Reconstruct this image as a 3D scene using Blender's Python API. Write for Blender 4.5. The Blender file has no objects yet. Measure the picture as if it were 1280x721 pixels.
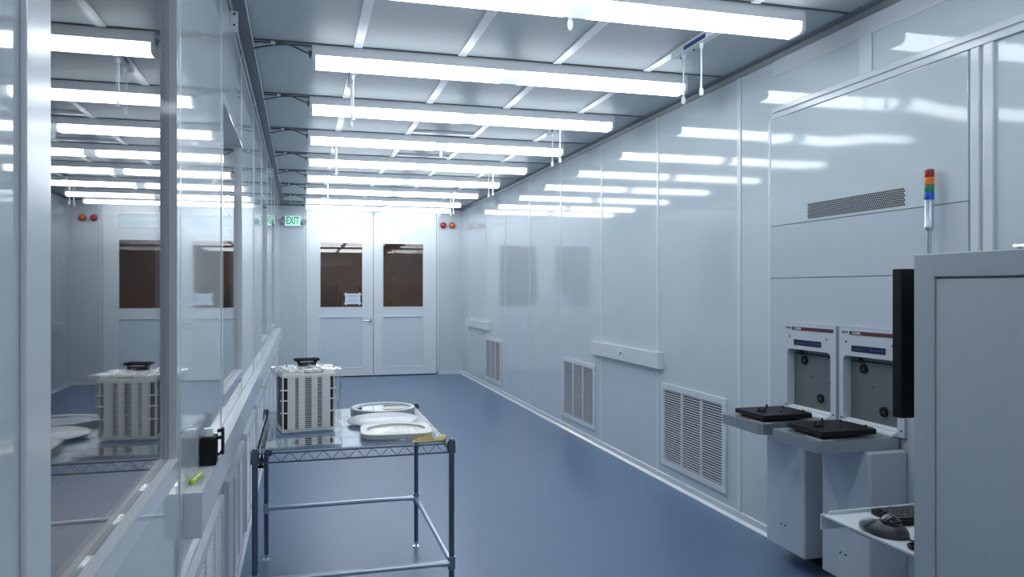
import bpy, bmesh, math, random
from mathutils import Vector, Matrix, noise
random.seed(7)
S = bpy.context.scene
COL = S.collection
PI = math.pi
# ------------------------------------------------------------------ helpers
def lin(c):
    c /= 255.0
    return c / 12.92 if c <= 0.04045 else ((c + 0.055) / 1.055) ** 2.4
def rgb(r, g, b): return (lin(r), lin(g), lin(b), 1.0)

def mat(name, col=(.8, .8, .8, 1), rough=.5, metal=0., spec=.5, coat=0., emit=None, es=0.):
    m = bpy.data.materials.new(name); m.use_nodes = True
    p = m.node_tree.nodes['Principled BSDF']
    p.inputs['Base Color'].default_value = col
    p.inputs['Roughness'].default_value = rough
    p.inputs['Metallic'].default_value = metal
    p.inputs['Specular IOR Level'].default_value = spec
    p.inputs['Coat Weight'].default_value = coat
    if coat: p.inputs['Coat Roughness'].default_value = .04
    if emit:
        p.inputs['Emission Color'].default_value = emit
        p.inputs['Emission Strength'].default_value = es
    return m

def add_noise(m, scale, amt, detail=4., rough_var=0., bump=0., bump_scale=None, obj_coords=True):
    """slight procedural variation of the base colour, roughness and surface"""
    nt = m.node_tree; p = nt.nodes['Principled BSDF']
    tc = nt.nodes.new('ShaderNodeTexCoord')
    n = nt.nodes.new('ShaderNodeTexNoise'); n.inputs['Scale'].default_value = scale; n.inputs['Detail'].default_value = detail
    nt.links.new(tc.outputs['Object'], n.inputs['Vector'])
    base = p.inputs['Base Color'].default_value[:]
    r = nt.nodes.new('ShaderNodeValToRGB')
    r.color_ramp.elements[0].position = .3; r.color_ramp.elements[1].position = .7
    r.color_ramp.elements[0].color = tuple(max(0, c * (1 - amt)) for c in base[:3]) + (1,)
    r.color_ramp.elements[1].color = tuple(min(1, c * (1 + amt)) for c in base[:3]) + (1,)
    nt.links.new(n.outputs['Fac'], r.inputs['Fac']); nt.links.new(r.outputs['Color'], p.inputs['Base Color'])
    if bump:
        n2 = nt.nodes.new('ShaderNodeTexNoise'); n2.inputs['Scale'].default_value = bump_scale or scale; n2.inputs['Detail'].default_value = 1.
        nt.links.new(tc.outputs['Object'], n2.inputs['Vector'])
        b = nt.nodes.new('ShaderNodeBump'); b.inputs['Strength'].default_value = 1.; b.inputs['Distance'].default_value = bump
        nt.links.new(n2.outputs['Fac'], b.inputs['Height']); nt.links.new(b.outputs['Normal'], p.inputs['Normal'])
    return m

def thin_glass(name, tint, rough=0.0, ior=1.5, pale_mix=0.0):
    m = bpy.data.materials.new(name); m.use_nodes = True
    nt = m.node_tree; nt.nodes.clear()
    out = nt.nodes.new('ShaderNodeOutputMaterial')
    tr = nt.nodes.new('ShaderNodeBsdfTransparent'); tr.inputs['Color'].default_value = tint
    gl = nt.nodes.new('ShaderNodeBsdfGlossy'); gl.inputs['Roughness'].default_value = rough
    gl.inputs['Color'].default_value = (1, 1, 1, 1)
    fr = nt.nodes.new('ShaderNodeFresnel')
    # both faces of the sheet reflect like an air-to-glass surface (no bending inside a thin sheet)
    ge = nt.nodes.new('ShaderNodeNewGeometry'); mr = nt.nodes.new('ShaderNodeMapRange')
    mr.inputs['To Min'].default_value = ior; mr.inputs['To Max'].default_value = 1 / ior
    nt.links.new(ge.outputs['Backfacing'], mr.inputs['Value']); nt.links.new(mr.outputs[0], fr.inputs['IOR'])
    mx = nt.nodes.new('ShaderNodeMixShader')
    nt.links.new(fr.outputs[0], mx.inputs[0]); nt.links.new(tr.outputs[0], mx.inputs[1]); nt.links.new(gl.outputs[0], mx.inputs[2])
    last = mx
    if pale_mix:
        df = nt.nodes.new('ShaderNodeBsdfDiffuse'); df.inputs['Color'].default_value = (.8, .85, .9, 1)  # pale diffuse share mixed over the clear sheet
        mx2 = nt.nodes.new('ShaderNodeMixShader'); mx2.inputs[0].default_value = pale_mix
        nt.links.new(mx.outputs[0], mx2.inputs[1]); nt.links.new(df.outputs[0], mx2.inputs[2]); last = mx2
    nt.links.new(last.outputs[0], out.inputs['Surface'])
    return m

class MB:
    """collects shapes and links them as ONE mesh object"""
    def __init__(s): s.bm = bmesh.new()
    def box(s, x0, x1, y0, y1, z0, z1, bev=0., seg=2):
        t = bmesh.new()
        bmesh.ops.create_cube(t, size=1)
        for v in t.verts:
            v.co = Vector((x0 + (v.co.x + .5) * (x1 - x0), y0 + (v.co.y + .5) * (y1 - y0), z0 + (v.co.z + .5) * (z1 - z0)))
        if bev: bmesh.ops.bevel(t, geom=t.edges[:], offset=bev, segments=seg, profile=.7, affect='EDGES')
        s.merge(t); return s
    def merge(s, t, M=None):
        me = bpy.data.meshes.new('t'); t.to_mesh(me); t.free()
        if M is not None: me.transform(M)
        s.bm.from_mesh(me); bpy.data.meshes.remove(me)
    def cyl(s, p0, p1, r0, r1=None, n=20, cap=True):
        p0, p1 = Vector(p0), Vector(p1); r1 = r0 if r1 is None else r1
        d = p1 - p0; q = d.to_track_quat('Z', 'Y')
        t = bmesh.new()
        bmesh.ops.create_cone(t, cap_ends=cap, cap_tris=False, segments=n, radius1=r0, radius2=r1, depth=d.length)
        s.merge(t, Matrix.Translation((p0 + p1) / 2) @ q.to_matrix().to_4x4()); return s
    def sph(s, c, r, sc=(1, 1, 1), u=24, v=14, M=None):
        t = bmesh.new(); bmesh.ops.create_uvsphere(t, u_segments=u, v_segments=v, radius=r)
        m4 = Matrix.Translation(Vector(c)) @ (M or Matrix.Identity(4)) @ Matrix.Diagonal((sc[0], sc[1], sc[2], 1))
        s.merge(t, m4); return s
    def lathe(s, prof, M=None, n=40):
        t = bmesh.new(); rings = []
        for r, z in prof:
            rings.append([t.verts.new((r * math.cos(2 * PI * k / n), r * math.sin(2 * PI * k / n), z)) for k in range(n)] if r > 1e-6 else [t.verts.new((0, 0, z))])
        for a, b in zip(rings, rings[1:]):
            for k in range(n):
                k2 = (k + 1) % n
                if len(a) == 1 and len(b) == 1: continue
                if len(a) == 1: t.faces.new((a[0], b[k2], b[k]))
                elif len(b) == 1: t.faces.new((a[k], a[k2], b[0]))
                else: t.faces.new((a[k], a[k2], b[k2], b[k]))
        bmesh.ops.recalc_face_normals(t, faces=t.faces[:])
        s.merge(t, M); return s
    def tube(s, pts, r, n=8, smooth=True):
        pts = [Vector(p) for p in pts]
        if smooth and len(pts) > 2:
            out = []
            P = [pts[0]] + pts + [pts[-1]]
            for i in range(1, len(P) - 2):
                for k in range(6):
                    t = k / 6
                    a, b, c, d = P[i - 1], P[i], P[i + 1], P[i + 2]
                    out.append(.5 * ((2 * b) + (c - a) * t + (2 * a - 5 * b + 4 * c - d) * t * t + (3 * b - a - 3 * c + d) * t ** 3))
            out.append(pts[-1]); pts = out
        t = bmesh.new(); prev = None
        for i, p in enumerate(pts):
            d = (pts[min(i + 1, len(pts) - 1)] - pts[max(i - 1, 0)])
            q = d.to_track_quat('Z', 'Y')
            ring = [t.verts.new(p + q @ Vector((r * math.cos(2 * PI * k / n), r * math.sin(2 * PI * k / n), 0))) for k in range(n)]
            if prev:
                for k in range(n): t.faces.new((prev[k], prev[(k + 1) % n], ring[(k + 1) % n], ring[k]))
            else: t.faces.new(ring[::-1])
            prev = ring
        t.faces.new(prev)
        s.merge(t); return s
    def prism(s, poly, axis, a0, a1, bev=0.):
        """polygon of 2-D points extruded along an axis ('x': pts are (y,z); 'y': (x,z); 'z': (x,y))"""
        def co(p, a):
            return {'x': (a, p[0], p[1]), 'y': (p[0], a, p[1]), 'z': (p[0], p[1], a)}[axis]
        t = bmesh.new()
        A = [t.verts.new(co(p, a0)) for p in poly]; B = [t.verts.new(co(p, a1)) for p in poly]
        t.faces.new(A); t.faces.new(B[::-1])
        for i in range(len(poly)):
            j = (i + 1) % len(poly); t.faces.new((A[i], B[i], B[j], A[j]))
        bmesh.ops.recalc_face_normals(t, faces=t.faces[:])
        if bev: bmesh.ops.bevel(t, geom=t.edges[:], offset=bev, segments=2, profile=.7, affect='EDGES')
        s.merge(t); return s
    def xform(s, M): bmesh.ops.transform(s.bm, matrix=M, verts=s.bm.verts[:]); return s
    def build(s, name, m, parent=None, smooth=False, loc=None):
        me = bpy.data.meshes.new(name)
        if loc is not None: bmesh.ops.translate(s.bm, vec=-Vector(loc), verts=s.bm.verts[:])
        s.bm.to_mesh(me); s.bm.free()
        if smooth:
            for p in me.polygons: p.use_smooth = True
            me.set_sharp_from_angle(angle=math.radians(38))
        me.materials.append(m)
        o = bpy.data.objects.new(name, me); COL.objects.link(o)
        if parent is not None:
            o.parent = parent
            if loc is None: o.matrix_parent_inverse = Matrix.Translation(-parent.location)
        if loc is not None:
            o.location = Vector(loc) - (parent.location if parent is not None else Vector())
        return o

def tag(o, label, cat, group=None, kind=None):
    o['label'] = label; o['category'] = cat
    if group: o['group'] = group
    if kind: o['kind'] = kind
    return o
def thing(name, label, cat, loc, group=None):
    o = bpy.data.objects.new(name, None); COL.objects.link(o); o.location = loc; o.empty_display_size = .1
    return tag(o, label, cat, group)
def struct(name, mb, m, parent=None, smooth=False):
    o = mb.build(name, m, parent, smooth); o['kind'] = 'structure'; return o
def copy_tree(o, parent=None):
    c = o.copy(); COL.objects.link(c); c.parent = parent
    for ch in [x for x in bpy.data.objects if x.parent == o]: copy_tree(ch, c)
    return c
def text_bm(body, size, M, depth=.0008):
    cu = bpy.data.curves.new('t', 'FONT'); cu.body = body; cu.size = size; cu.extrude = depth; cu.offset = size * .02
    cu.align_x = 'CENTER'; cu.align_y = 'CENTER'
    o = bpy.data.objects.new('t', cu); COL.objects.link(o)
    dg = bpy.context.evaluated_depsgraph_get(); dg.update()
    me = bpy.data.meshes.new_from_object(o.evaluated_get(dg)); me.transform(M)
    b = MB(); b.bm.from_mesh(me)
    bpy.data.objects.remove(o); bpy.data.meshes.remove(me)
    return b

# ------------------------------------------------------------------ materials
WP = (.63, .685, .725, 1)
M = {}
M['wall'] = add_noise(mat('white_panel', WP, .06, spec=.5), 3., .015, bump=.0002, bump_scale=.6)
M['wall_wavy'] = add_noise(mat('white_steel_panel', WP, .07, spec=.5), 3., .015, bump=.010, bump_scale=1.5)
M['wall_left'] = add_noise(mat('gloss_panel', (.62, .67, .70, 1), .04, spec=.55), 3., .015)
M['door'] = add_noise(mat('door_white', (.80, .83, .86, 1), .10), 3., .01)
M['doorpanel'] = add_noise(mat('door_panel_blue_white', (.68, .76, .80, 1), .10), 3., .01)
M['trim_gloss'] = mat('white_gloss_trim', (.73, .76, .80, 1), .05)
M['trim'] = mat('white_trim', (.73, .76, .80, 1), .18)
M['ceil'] = add_noise(mat('ceiling_panel', (.50, .545, .56, 1), .48, spec=.35), 1.2, .02, bump=.0006, bump_scale=2.)
M['ceilstrip'] = mat('ceiling_strip', (.78, .80, .82, 1), .3)
M['seam'] = mat('dark_seam', (.10, .115, .12, 1), .4)
M['alu'] = add_noise(mat('grey_aluminium', (.17, .19, .21, 1), .45, .0), 20, .04)
M['housing'] = mat('white_enamel', (.88, .90, .93, 1), .3)
M['cable'] = mat('grey_cable', (.09, .10, .11, 1), .45)
M['lens'] = mat('lit_lens', (.9, .93, 1, 1), .25, emit=(.86, .94, 1.0, 1), es=5.2)
M['lensmid'] = mat('dim_lens', (.85, .88, .95, 1), .25, emit=(.86, .94, 1., 1), es=.42)  # weak glow painted into the joint cover between the lit lenses
M['lensoff'] = mat('unlit_lens_cover', (.8, .83, .86, 1), .3)
M['sill'] = mat('satin_sill', (.70, .73, .77, 1), .5, spec=.3)
M['plastic_white'] = mat('white_plastic', (.75, .79, .83, 1), .3)
M['plastic_clearwhite'] = mat('pale_plastic', (.8, .84, .88, 1), .2)
M['black'] = mat('black_plastic', (.005, .006, .008, 1), .5, spec=.3)
M['blackmatte'] = mat('black_matte', (.012, .013, .016, 1), .55)
M['chrome'] = mat('chrome', (.62, .66, .72, 1), .18, 1.)
M['postmetal'] = add_noise(mat('zinc_post', (.17, .19, .25, 1), .3, .8), 30, .06)
M['darkwire'] = mat('dark_wire', (.10, .115, .15, 1), .35, .6)
M['mat'] = mat('dark_reflection', (.05, .055, .08, 1), .5)  # dark reflection on the shelf, put into the colour
M['barmetal'] = add_noise(mat('satin_bar', (.60, .66, .74, 1), .3, .9), 30, .05)
M['dark'] = mat('dark_void', (.02, .022, .03, 1), .6)
M['louver'] = mat('louver_white', (.78, .79, .84, 1), .35)
M['cabinet'] = add_noise(mat('powder_coat_grey_white', (.47, .52, .55, 1), .42), 400, .05, bump=.0002, bump_scale=500)
M['machine'] = add_noise(mat('machine_white', (.58, .62, .68, 1), .30), 5, .012)
M['steel'] = add_noise(mat('brushed_steel', (.42, .45, .47, 1), .32, .75), 60, .05)
M['doorgrey'] = add_noise(mat('port_door_grey', (.17, .185, .195, 1), .38, .2), 20, .05)
M['red_label'] = mat('maroon_label', rgb(92, 40, 46), .4)
M['navy'] = mat('navy_display', (.008, .014, .045, 1), .25)
M['label_blue'] = mat('blue_label', rgb(40, 55, 125), .4)
M['txt_white'] = mat('white_ink', (.75, .75, .8, 1), .5)
M['txt_grey'] = mat('grey_ink', (.16, .18, .22, 1), .5)
M['gasket'] = mat('grey_gasket', (.30, .32, .36, 1), .4)
M['glass'] = thin_glass('clear_glass', (.95, .95, .95, 1), 0., 1.52)
M['glass_amber'] = thin_glass('amber_glass', (.84, .78, .75, 1), 0., 1.6)
M['acrylic'] = thin_glass('clear_acrylic', (.92, .96, .96, 1), .03, 1.45, .05)
M['liner'] = thin_glass('clear_liner', (.70, .76, .82, 1), .25, 1.13, .03)
M['bag'] = thin_glass('clear_bag', (.985, .985, .985, 1), .06, 1.35, .025)
M['glassgreen'] = thin_glass('greenish_glass', (.80, .90, .87, 1), .01, 1.5, .26)
M['cassette'] = mat('cassette_white', (.93, .92, .89, 1), .35)
M['disc'] = mat('satin_disc', (.62, .63, .66, 1), .32, .15)
M['ring'] = mat('ring_grey', (.50, .53, .57, 1), .35, .2)
M['wafer'] = mat('mirror_wafer', (.75, .75, .76, 1), .015, 1.)
M['waferdark'] = mat('dark_wafer', (.010, .008, .008, 1), .5, spec=.2)
M['cream'] = mat('cream_plastic', (.70, .69, .66, 1), .35)
M['glove'] = mat('yellow_latex', rgb(205, 180, 120), .5)
M['exit_face'] = mat('exit_face', (.6, .85, .75, 1), .4, emit=(.50, .95, .78, 1), es=.22)
M['exit_green'] = mat('exit_green', (.01, .30, .10, 1), .4, emit=(.0, .8, .28, 1), es=.10)
M['red'] = mat('red_lens', (.42, .008, .012, 1), .12, coat=.6)
M['orange'] = mat('orange_lens', (.80, .12, .01, 1), .12, coat=.6)
M['l_red'] = mat('tower_red', (.35, .015, .02, 1), .2)
M['l_orange'] = mat('tower_orange', (.85, .20, .02, 1), .2)
M['l_green'] = mat('tower_green', (.01, .22, .12, 1), .2)
M['l_blue'] = mat('tower_blue', (.01, .12, .55, 1), .2)
M['brown'] = add_noise(mat('brown_wall', (.21, .145, .115, 1), .7), .8, .12)
M['brown_dark'] = mat('dark_brown', (.05, .03, .03, 1), .5)
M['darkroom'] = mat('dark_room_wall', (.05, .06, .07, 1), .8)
M['paper'] = mat('paper', (.72, .78, .86, 1), .6)
M['tb_grey'] = mat('trackball_grey', (.045, .045, .06, 1), .35)
M['tb_silver'] = mat('trackball_silver', (.35, .40, .43, 1), .3, .3)
M['ball'] = mat('wine_ball', (.02, .006, .01, 1), .06, coat=1.)
M['key'] = mat('key_black', (.02, .022, .025, 1), .4)
M['ygreen'] = mat('yellow_green_gel', (.55, .65, .03, 1), .15)

# blue speckled vinyl floor
def floor_mat():
    m = mat('blue_vinyl', (.1, .16, .3, 1), .27, spec=.45)
    nt = m.node_tree; p = nt.nodes['Principled BSDF']
    tc = nt.nodes.new('ShaderNodeTexCoord')
    v = nt.nodes.new('ShaderNodeTexNoise'); v.inputs['Scale'].default_value = 120; v.inputs['Detail'].default_value = 3
    w = nt.nodes.new('ShaderNodeTexNoise'); w.inputs['Scale'].default_value = 1.3; w.inputs['Detail'].default_value = 2
    for n in (v, w): nt.links.new(tc.outputs['Object'], n.inputs['Vector'])
    r = nt.nodes.new('ShaderNodeValToRGB')
    r.color_ramp.elements[0].position = .36; r.color_ramp.elements[0].color = (.100, .165, .280, 1)
    r.color_ramp.elements[1].position = .66; r.color_ramp.elements[1].color = (.172, .255, .385, 1)
    nt.links.new(v.outputs['Fac'], r.inputs['Fac'])
    mx = nt.nodes.new('ShaderNodeMix'); mx.data_type = 'RGBA'; mx.blend_type = 'MULTIPLY'; mx.inputs[0].default_value = .35
    nt.links.new(r.outputs['Color'], mx.inputs[6])
    r2 = nt.nodes.new('ShaderNodeValToRGB'); r2.color_ramp.elements[0].position = .3; r2.color_ramp.elements[1].position = .7
    r2.color_ramp.elements[0].color = (.93, .93, .94, 1); r2.color_ramp.elements[1].color = (1, 1, 1, 1)
    nt.links.new(w.outputs['Fac'], r2.inputs['Fac']); nt.links.new(r2.outputs['Color'], mx.inputs[7])
    nt.links.new(mx.outputs[2], p.inputs['Base Color'])
    mr = nt.nodes.new('ShaderNodeMapRange'); mr.inputs['To Min'].default_value = .30; mr.inputs['To Max'].default_value = .36
    nt.links.new(w.outputs['Fac'], mr.inputs['Value']); nt.links.new(mr.outputs[0], p.inputs['Roughness'])
    return m
M['floor'] = floor_mat()
def carpet_mat():
    m = mat('brown_grey_tile', (.1, .09, .1, 1), .7)
    nt = m.node_tree; p = nt.nodes['Principled BSDF']
    tc = nt.nodes.new('ShaderNodeTexCoord')
    b = nt.nodes.new('ShaderNodeTexBrick'); b.offset = 0; b.inputs['Scale'].default_value = 1.
    b.inputs['Brick Width'].default_value = .61; b.inputs['Row Height'].default_value = .61; b.inputs['Mortar Size'].default_value = .006
    b.inputs['Color1'].default_value = (.42, .37, .36, 1); b.inputs['Color2'].default_value = (.37, .33, .32, 1); b.inputs['Mortar'].default_value = (.55, .5, .5, 1)
    n = nt.nodes.new('ShaderNodeTexNoise'); n.inputs['Scale'].default_value = 28; n.inputs['Detail'].default_value = 6
    nt.links.new(tc.outputs['Object'], b.inputs['Vector']); nt.links.new(tc.outputs['Object'], n.inputs['Vector'])
    mx = nt.nodes.new('ShaderNodeMix'); mx.data_type = 'RGBA'; mx.blend_type = 'MULTIPLY'; mx.inputs[0].default_value = .5
    nt.links.new(b.outputs['Color'], mx.inputs[6]); nt.links.new(n.outputs['Color'], mx.inputs[7])
    nt.links.new(mx.outputs[2], p.inputs['Base Color'])
    return m
M['carpet'] = carpet_mat()

# ------------------------------------------------------------------ dimensions
XL, XR, YF, YB, H = -.344, 2.83, 13.73, -2.9, 3.0
TL = .034
T = .10
MOD = 1.22

# ------------------------------------------------------------------ room shell
struct('floor', MB().box(XL - TL, XR + T, YB - T, YF + .15, -.1, 0), M['floor'])
struct('ceiling', MB().box(XL - TL, XR + T, YB - T, YF + .15, H, H + .1), M['ceil'])
# right wall, with the hole the two load ports pass through
HY0, HY1, HZ0, HZ1 = 3.075, 4.01, .82, 1.335
w = MB()
w.box(XR, XR + T, YB, HY0, 0, H).box(XR, XR + T, HY1, YF, 0, H).box(XR, XR + T, HY0, HY1, 0, HZ0).box(XR, XR + T, HY0, HY1, HZ1, H)
struct('wall_right', w, M['wall'])
# left wall with window openings
WZ0, WZ1 = 1.061, 2.40
wins = [(1.215, 2.375), (3.77, 4.87), (7.42, 8.46), (9.86, 10.90)]
w = MB(); y = YB
for a, b in wins:
    w.box(XL - TL, XL, y, a, 0, H); w.box(XL - TL, XL, a, b, 0, WZ0); w.box(XL - TL, XL, a, b, WZ1, H); y = b
w.box(XL - TL, XL, y, YF, 0, H)
struct('wall_left', w, M['wall_left'])
struct('wall_back', MB().box(XL - T, XR + T, YB - T, YB, 0, H), M['wall'])
# far wall: either side of the double doors
DX0, DXM, DX1, DZ = .085, 1.237, 2.365, 2.93
w = MB(); w.box(XL, DX0, YF, YF + .1, 0, H); w.box(DX1, XR, YF, YF + .1, 0, H); w.box(DX0, DX1, YF, YF + .1, DZ, H)
struct('wall_far', w, M['wall'])

tn = [0]
def trim(mb, m='trim'):
    tn[0] += 1; return struct('trim_%d' % tn[0], mb, M[m])
# wall joints: slim battens
for k in range(1, 12):
    y = 4.55 + MOD * (k - 1)
    if y > YF - .1: break
    if y < 4.6: trim(MB().box(XR - .006, XR, y - .022, y + .022, .06, H - .045, .002))
    else: trim(MB().box(XR - .004, XR, y - .022, y + .022, .06, H - .045, .0015))
trim(MB().box(XR - .008, XR, 3.31, 3.40, 2.665, 2.86, .003))
trim(MB().box(XR - .014, XR, YB, 4.17, 2.595, 2.625, .004).box(XR - .010, XR, YB, 4.17, 2.635, 2.665, .004))
trim(MB().box(XR - .006, XR, YB, 4.17, 2.86, 2.955, .002))
trim(MB().box(XR - .013, XR, 4.178, 4.205, .06, 2.594, .004))
trim(MB().box(XR - .016, XR, 2.655, 2.70, .06, 2.594, .006).box(XR - .016, XR, 2.585, 2.635, .06, 2.594, .006))
trim(MB().box(XR - .006, XR, 1.40, 1.44, .06, 2.594, .003))
for k in range(0, 11):
    y = MOD * k + 1.22
    if y > YF - .1: break
    if k == 0: continue
    trim(MB().box(XL, XL + .003, y - .006, y + .006, .06, H - .05, .001))
trim(MB().box(XL, XL + .008, 1.105, 1.205, 0.0, H - .05, .003))
# cove bases
struct('baseboard_right', MB().prism([(XR, 0), (XR - .03, 0), (XR - .012, .018), (XR - .010, .055), (XR, .06)], 'y', YB, YF), M['trim'])
struct('baseboard_left', MB().prism([(XL, 0), (XL + .03, 0), (XL + .012, .018), (XL + .010, .055), (XL, .06)], 'y', YB, YF), M['trim'])
struct('baseboard_far', MB().box(XL, DX0, YF - .012, YF, 0, .05).box(DX1, XR, YF - .012, YF, 0, .05), M['trim'])
# ceiling edge profiles
trim(MB().prism([(XR, H), (XR - .05, H), (XR - .05, H - .012), (XR - .02, H - .016), (XR - .012, H - .045), (XR, H - .045)], 'y', YB, YF), 'alu')
trim(MB().prism([(XL, H), (XL + .078, H), (XL + .078, H - .010), (XL + .012, H - .014), (XL + .008, H - .05), (XL, H - .05)], 'y', YB, YF), 'alu')
trim(MB().box(XL + .072, XL + .080, YB, YF, H - .016, H - .0105).box(XL + .006, XL + .014, YB, YF, H - .056, H - .0505))
trim(MB().box(XL, XR, YF - .02, YF, H - .03, H), 'alu')
# ceiling grid: dark cross seams and raised white strips
LY = [4.70 + 1.262 * k for k in range(-5, 7)] + [13.22]      # near edge of every fixture
for y in LY: trim(MB().box(XL + .08, XR - .05, y - .018, y - .004, H - .006, H), 'seam')
for x in (.33, .965, 1.585, 2.215):
    for y in LY:
        trim(MB().box(x - .026, x + .026, y + .155, y + 1.262 - .02 if y < 13 else YF - .02, H - .010, H, .002), 'ceilstrip')
for yy in (7.16, 8.42):
    trim(MB().box(.99, 1.56, yy + .02 - .16, yy + .06 - .16, H - .02, H), 'ceilstrip')

# the dark room seen through the left windows
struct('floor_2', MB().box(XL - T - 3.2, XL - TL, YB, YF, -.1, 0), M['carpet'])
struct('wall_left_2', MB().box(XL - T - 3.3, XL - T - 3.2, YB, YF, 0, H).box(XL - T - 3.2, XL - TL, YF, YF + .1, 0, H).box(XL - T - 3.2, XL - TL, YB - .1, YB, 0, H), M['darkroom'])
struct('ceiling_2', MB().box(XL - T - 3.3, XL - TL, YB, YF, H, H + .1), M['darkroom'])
# the brown room beyond the doors
struct('floor_3', MB().box(-1.6, 4.4, YF + .15, YF + 4.2, -.1, 0), M['brown'])
struct('ceiling_3', MB().box(-1.6, 4.4, YF + .15, YF + 4.2, H, H + .1), M['brown'])
struct('wall_far_2', MB().box(-1.6, 4.4, YF + 4.2, YF + 4.3, 0, H).box(-1.7, -1.6, YF + .1, YF + 4.3, 0, H).box(4.4, 4.5, YF + .1, YF + 4.3, 0, H)
       .box(-1.6, XL - T, YF + .1, YF + .2, 0, H).box(XR + T, 4.4, YF + .1, YF + .2, 0, H), M['brown'])

# left windows: frame > glass pane
for i, (a, b) in enumerate(wins):
    n = i + 1
    g = .012
    f = MB()
    x0, x1 = XL - .0335, XL - .0265
    f.box(x0, x1, a, a + g, WZ0, WZ1, .002).box(x0, x1, b - g, b, WZ0, WZ1, .002).box(x0, x1, a, b, WZ1 - g, WZ1, .002)
    fr = struct('window_%d' % n, f, M['gasket'])
    MB().box(XL - .026, XL - .020, a, b, WZ0 + .003, WZ1).build('window_pane', M['glass'], fr)
    s = MB(); s.box(XL, XL + .006, a - .005, b + .005, WZ0 - .055, WZ0, .002).box(XL, XL + .003, b, b + .05, WZ0 - .055, WZ1 + .05, .001).box(XL, XL + .006, a - .005, b, WZ1, WZ1 + .05, .002)
    MB().box(XL - .0195, XL + .0062, a, b - .003, WZ0 + .0002, WZ0 + .004, .001).build('window_sill', M['sill'], fr)
    s.box(XL - .0195, XL + .001, b - .003, b + .001, WZ0, WZ1)
    s.build('window_trim', M['trim_gloss'], fr)

# ------------------------------------------------------------------ double doors
def door(n, x0, x1, wx, ux, lx, handle):
    Y0, Y1 = YF, YF + .045
    g = .006
    d = MB()
    x0 += g; x1 -= g
    zb = .02
    # stiles and rails around the window hole and the two sunk panels
    d.box(x0, wx[0], Y0, Y1, zb, DZ - .01).box(wx[1], x1, Y0, Y1, zb, DZ - .01)
    d.box(wx[0], wx[1], Y0, Y1, zb, .156).box(wx[0], wx[1], Y0, Y1, 1.05, 1.22).box(wx[0], wx[1], Y0, Y1, 2.348, 2.555).box(wx[0], wx[1], Y0, Y1, 2.77, DZ - .01)
    o = struct('door_%d' % n, d, M['door'])
    MB().box(wx[0], wx[1], Y0 + .012, Y1 - .004, .156, 1.05, .001).build('lower_panel', M['doorpanel'], o)
    MB().box(wx[0], wx[1], Y0 + .010, Y1 - .004, 2.555, 2.77, .001).build('upper_panel', M['doorpanel'], o)
    b = MB()
    for za, zb2 in ((.156, 1.05), (2.555, 2.77), (1.22, 2.348)):
        t = .014
        b.box(wx[0] - t, wx[0] + .006, Y0 - .006, Y0 + .01, za - t, zb2 + t, .003).box(wx[1] - .006, wx[1] + t, Y0 - .006, Y0 + .01, za - t, zb2 + t, .003)
        b.box(wx[0], wx[1], Y0 - .006, Y0 + .01, za - t, za + .006, .003).box(wx[0], wx[1], Y0 - .006, Y0 + .01, zb2 - .006, zb2 + t, .003)
    b.build('panel_bead', M['door'], o)
    MB().box(wx[0], wx[1], Y0 + .018, Y0 + .024, 1.22, 2.348).build('window_pane', M['glass_amber'], o)
    MB().box(x0 + .01, x1 - .01, Y0 + .004, Y1 - .004, .002, .02).build('door_sweep', M['blackmatte'], o)
    if handle:
        h = MB(); hx = x1 - .05
        h.cyl((hx, Y0, .985), (hx, Y0 - .012, .985), .033, .030, 24).cyl((hx, Y0 - .012, .985), (hx, Y0 - .055, .985), .012, .012, 16)
        h.tube([(hx, Y0 - .055, .985), (hx - .03, Y0 - .060, .985), (hx - .075, Y0 - .056, .983), (hx - .13, Y0 - .050, .98)], .011, 12)
        h.sph((hx, Y0 - .055, .985), .017)
        h.build('door_handle', M['chrome'], o, True)
    return o
door(1, DX0, DXM, (.322, 1.047), None, None, True)
door(2, DXM, DX1, (1.403, 2.122), None, None, False)
struct('trim_81', MB().box(DXM - .0055, DXM + .0055, YF + .012, YF + .044, .0, DZ), M['gasket'])
j = MB(); j.box(DX0 - .03, DX0, YF - .012, YF, 0, DZ + .03, .003).box(DX1, DX1 + .03, YF - .012, YF, 0, DZ + .03, .003).box(DX0 - .03, DX1 + .03, YF - .012, YF, DZ, DZ + .03, .003)
struct('trim_80', j, M['trim'])
# taped notice inside the left door window
t = thing('paper_notice', 'white paper notice taped low in the left door window', 'notice', (.88, YF + .016, 1.27))
MB().box(.748, 1.012, YF + .0145, YF + .0165, 1.275, 1.462).build('sheet', M['paper'], t)
for cx, cz, a in ((.752, 1.458, .8), (1.008, 1.458, -.8), (.752, 1.280, -.8), (1.008, 1.280, .8)):
    q = MB(); q.box(-.028, .028, -.0005, .0005, -.010, .010)
    q.xform(Matrix.Translation((cx, YF + .0135, cz)) @ Matrix.Rotation(-a, 4, 'Y')); q.build('tape', M['plastic_clearwhite'], t)
ln = MB()
for k, (a, b) in enumerate(((.80, .96), (.82, .99), (.83, .90), (.915, .96), (.79, .97))):
    ln.box(a, b, YF + .0138, YF + .0146, (1.42, 1.40, 1.345, 1.345, 1.31)[k], (1.425, 1.404, 1.352, 1.352, 1.313)[k])
ln.build('printed_lines', M['txt_grey'], t)

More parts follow.
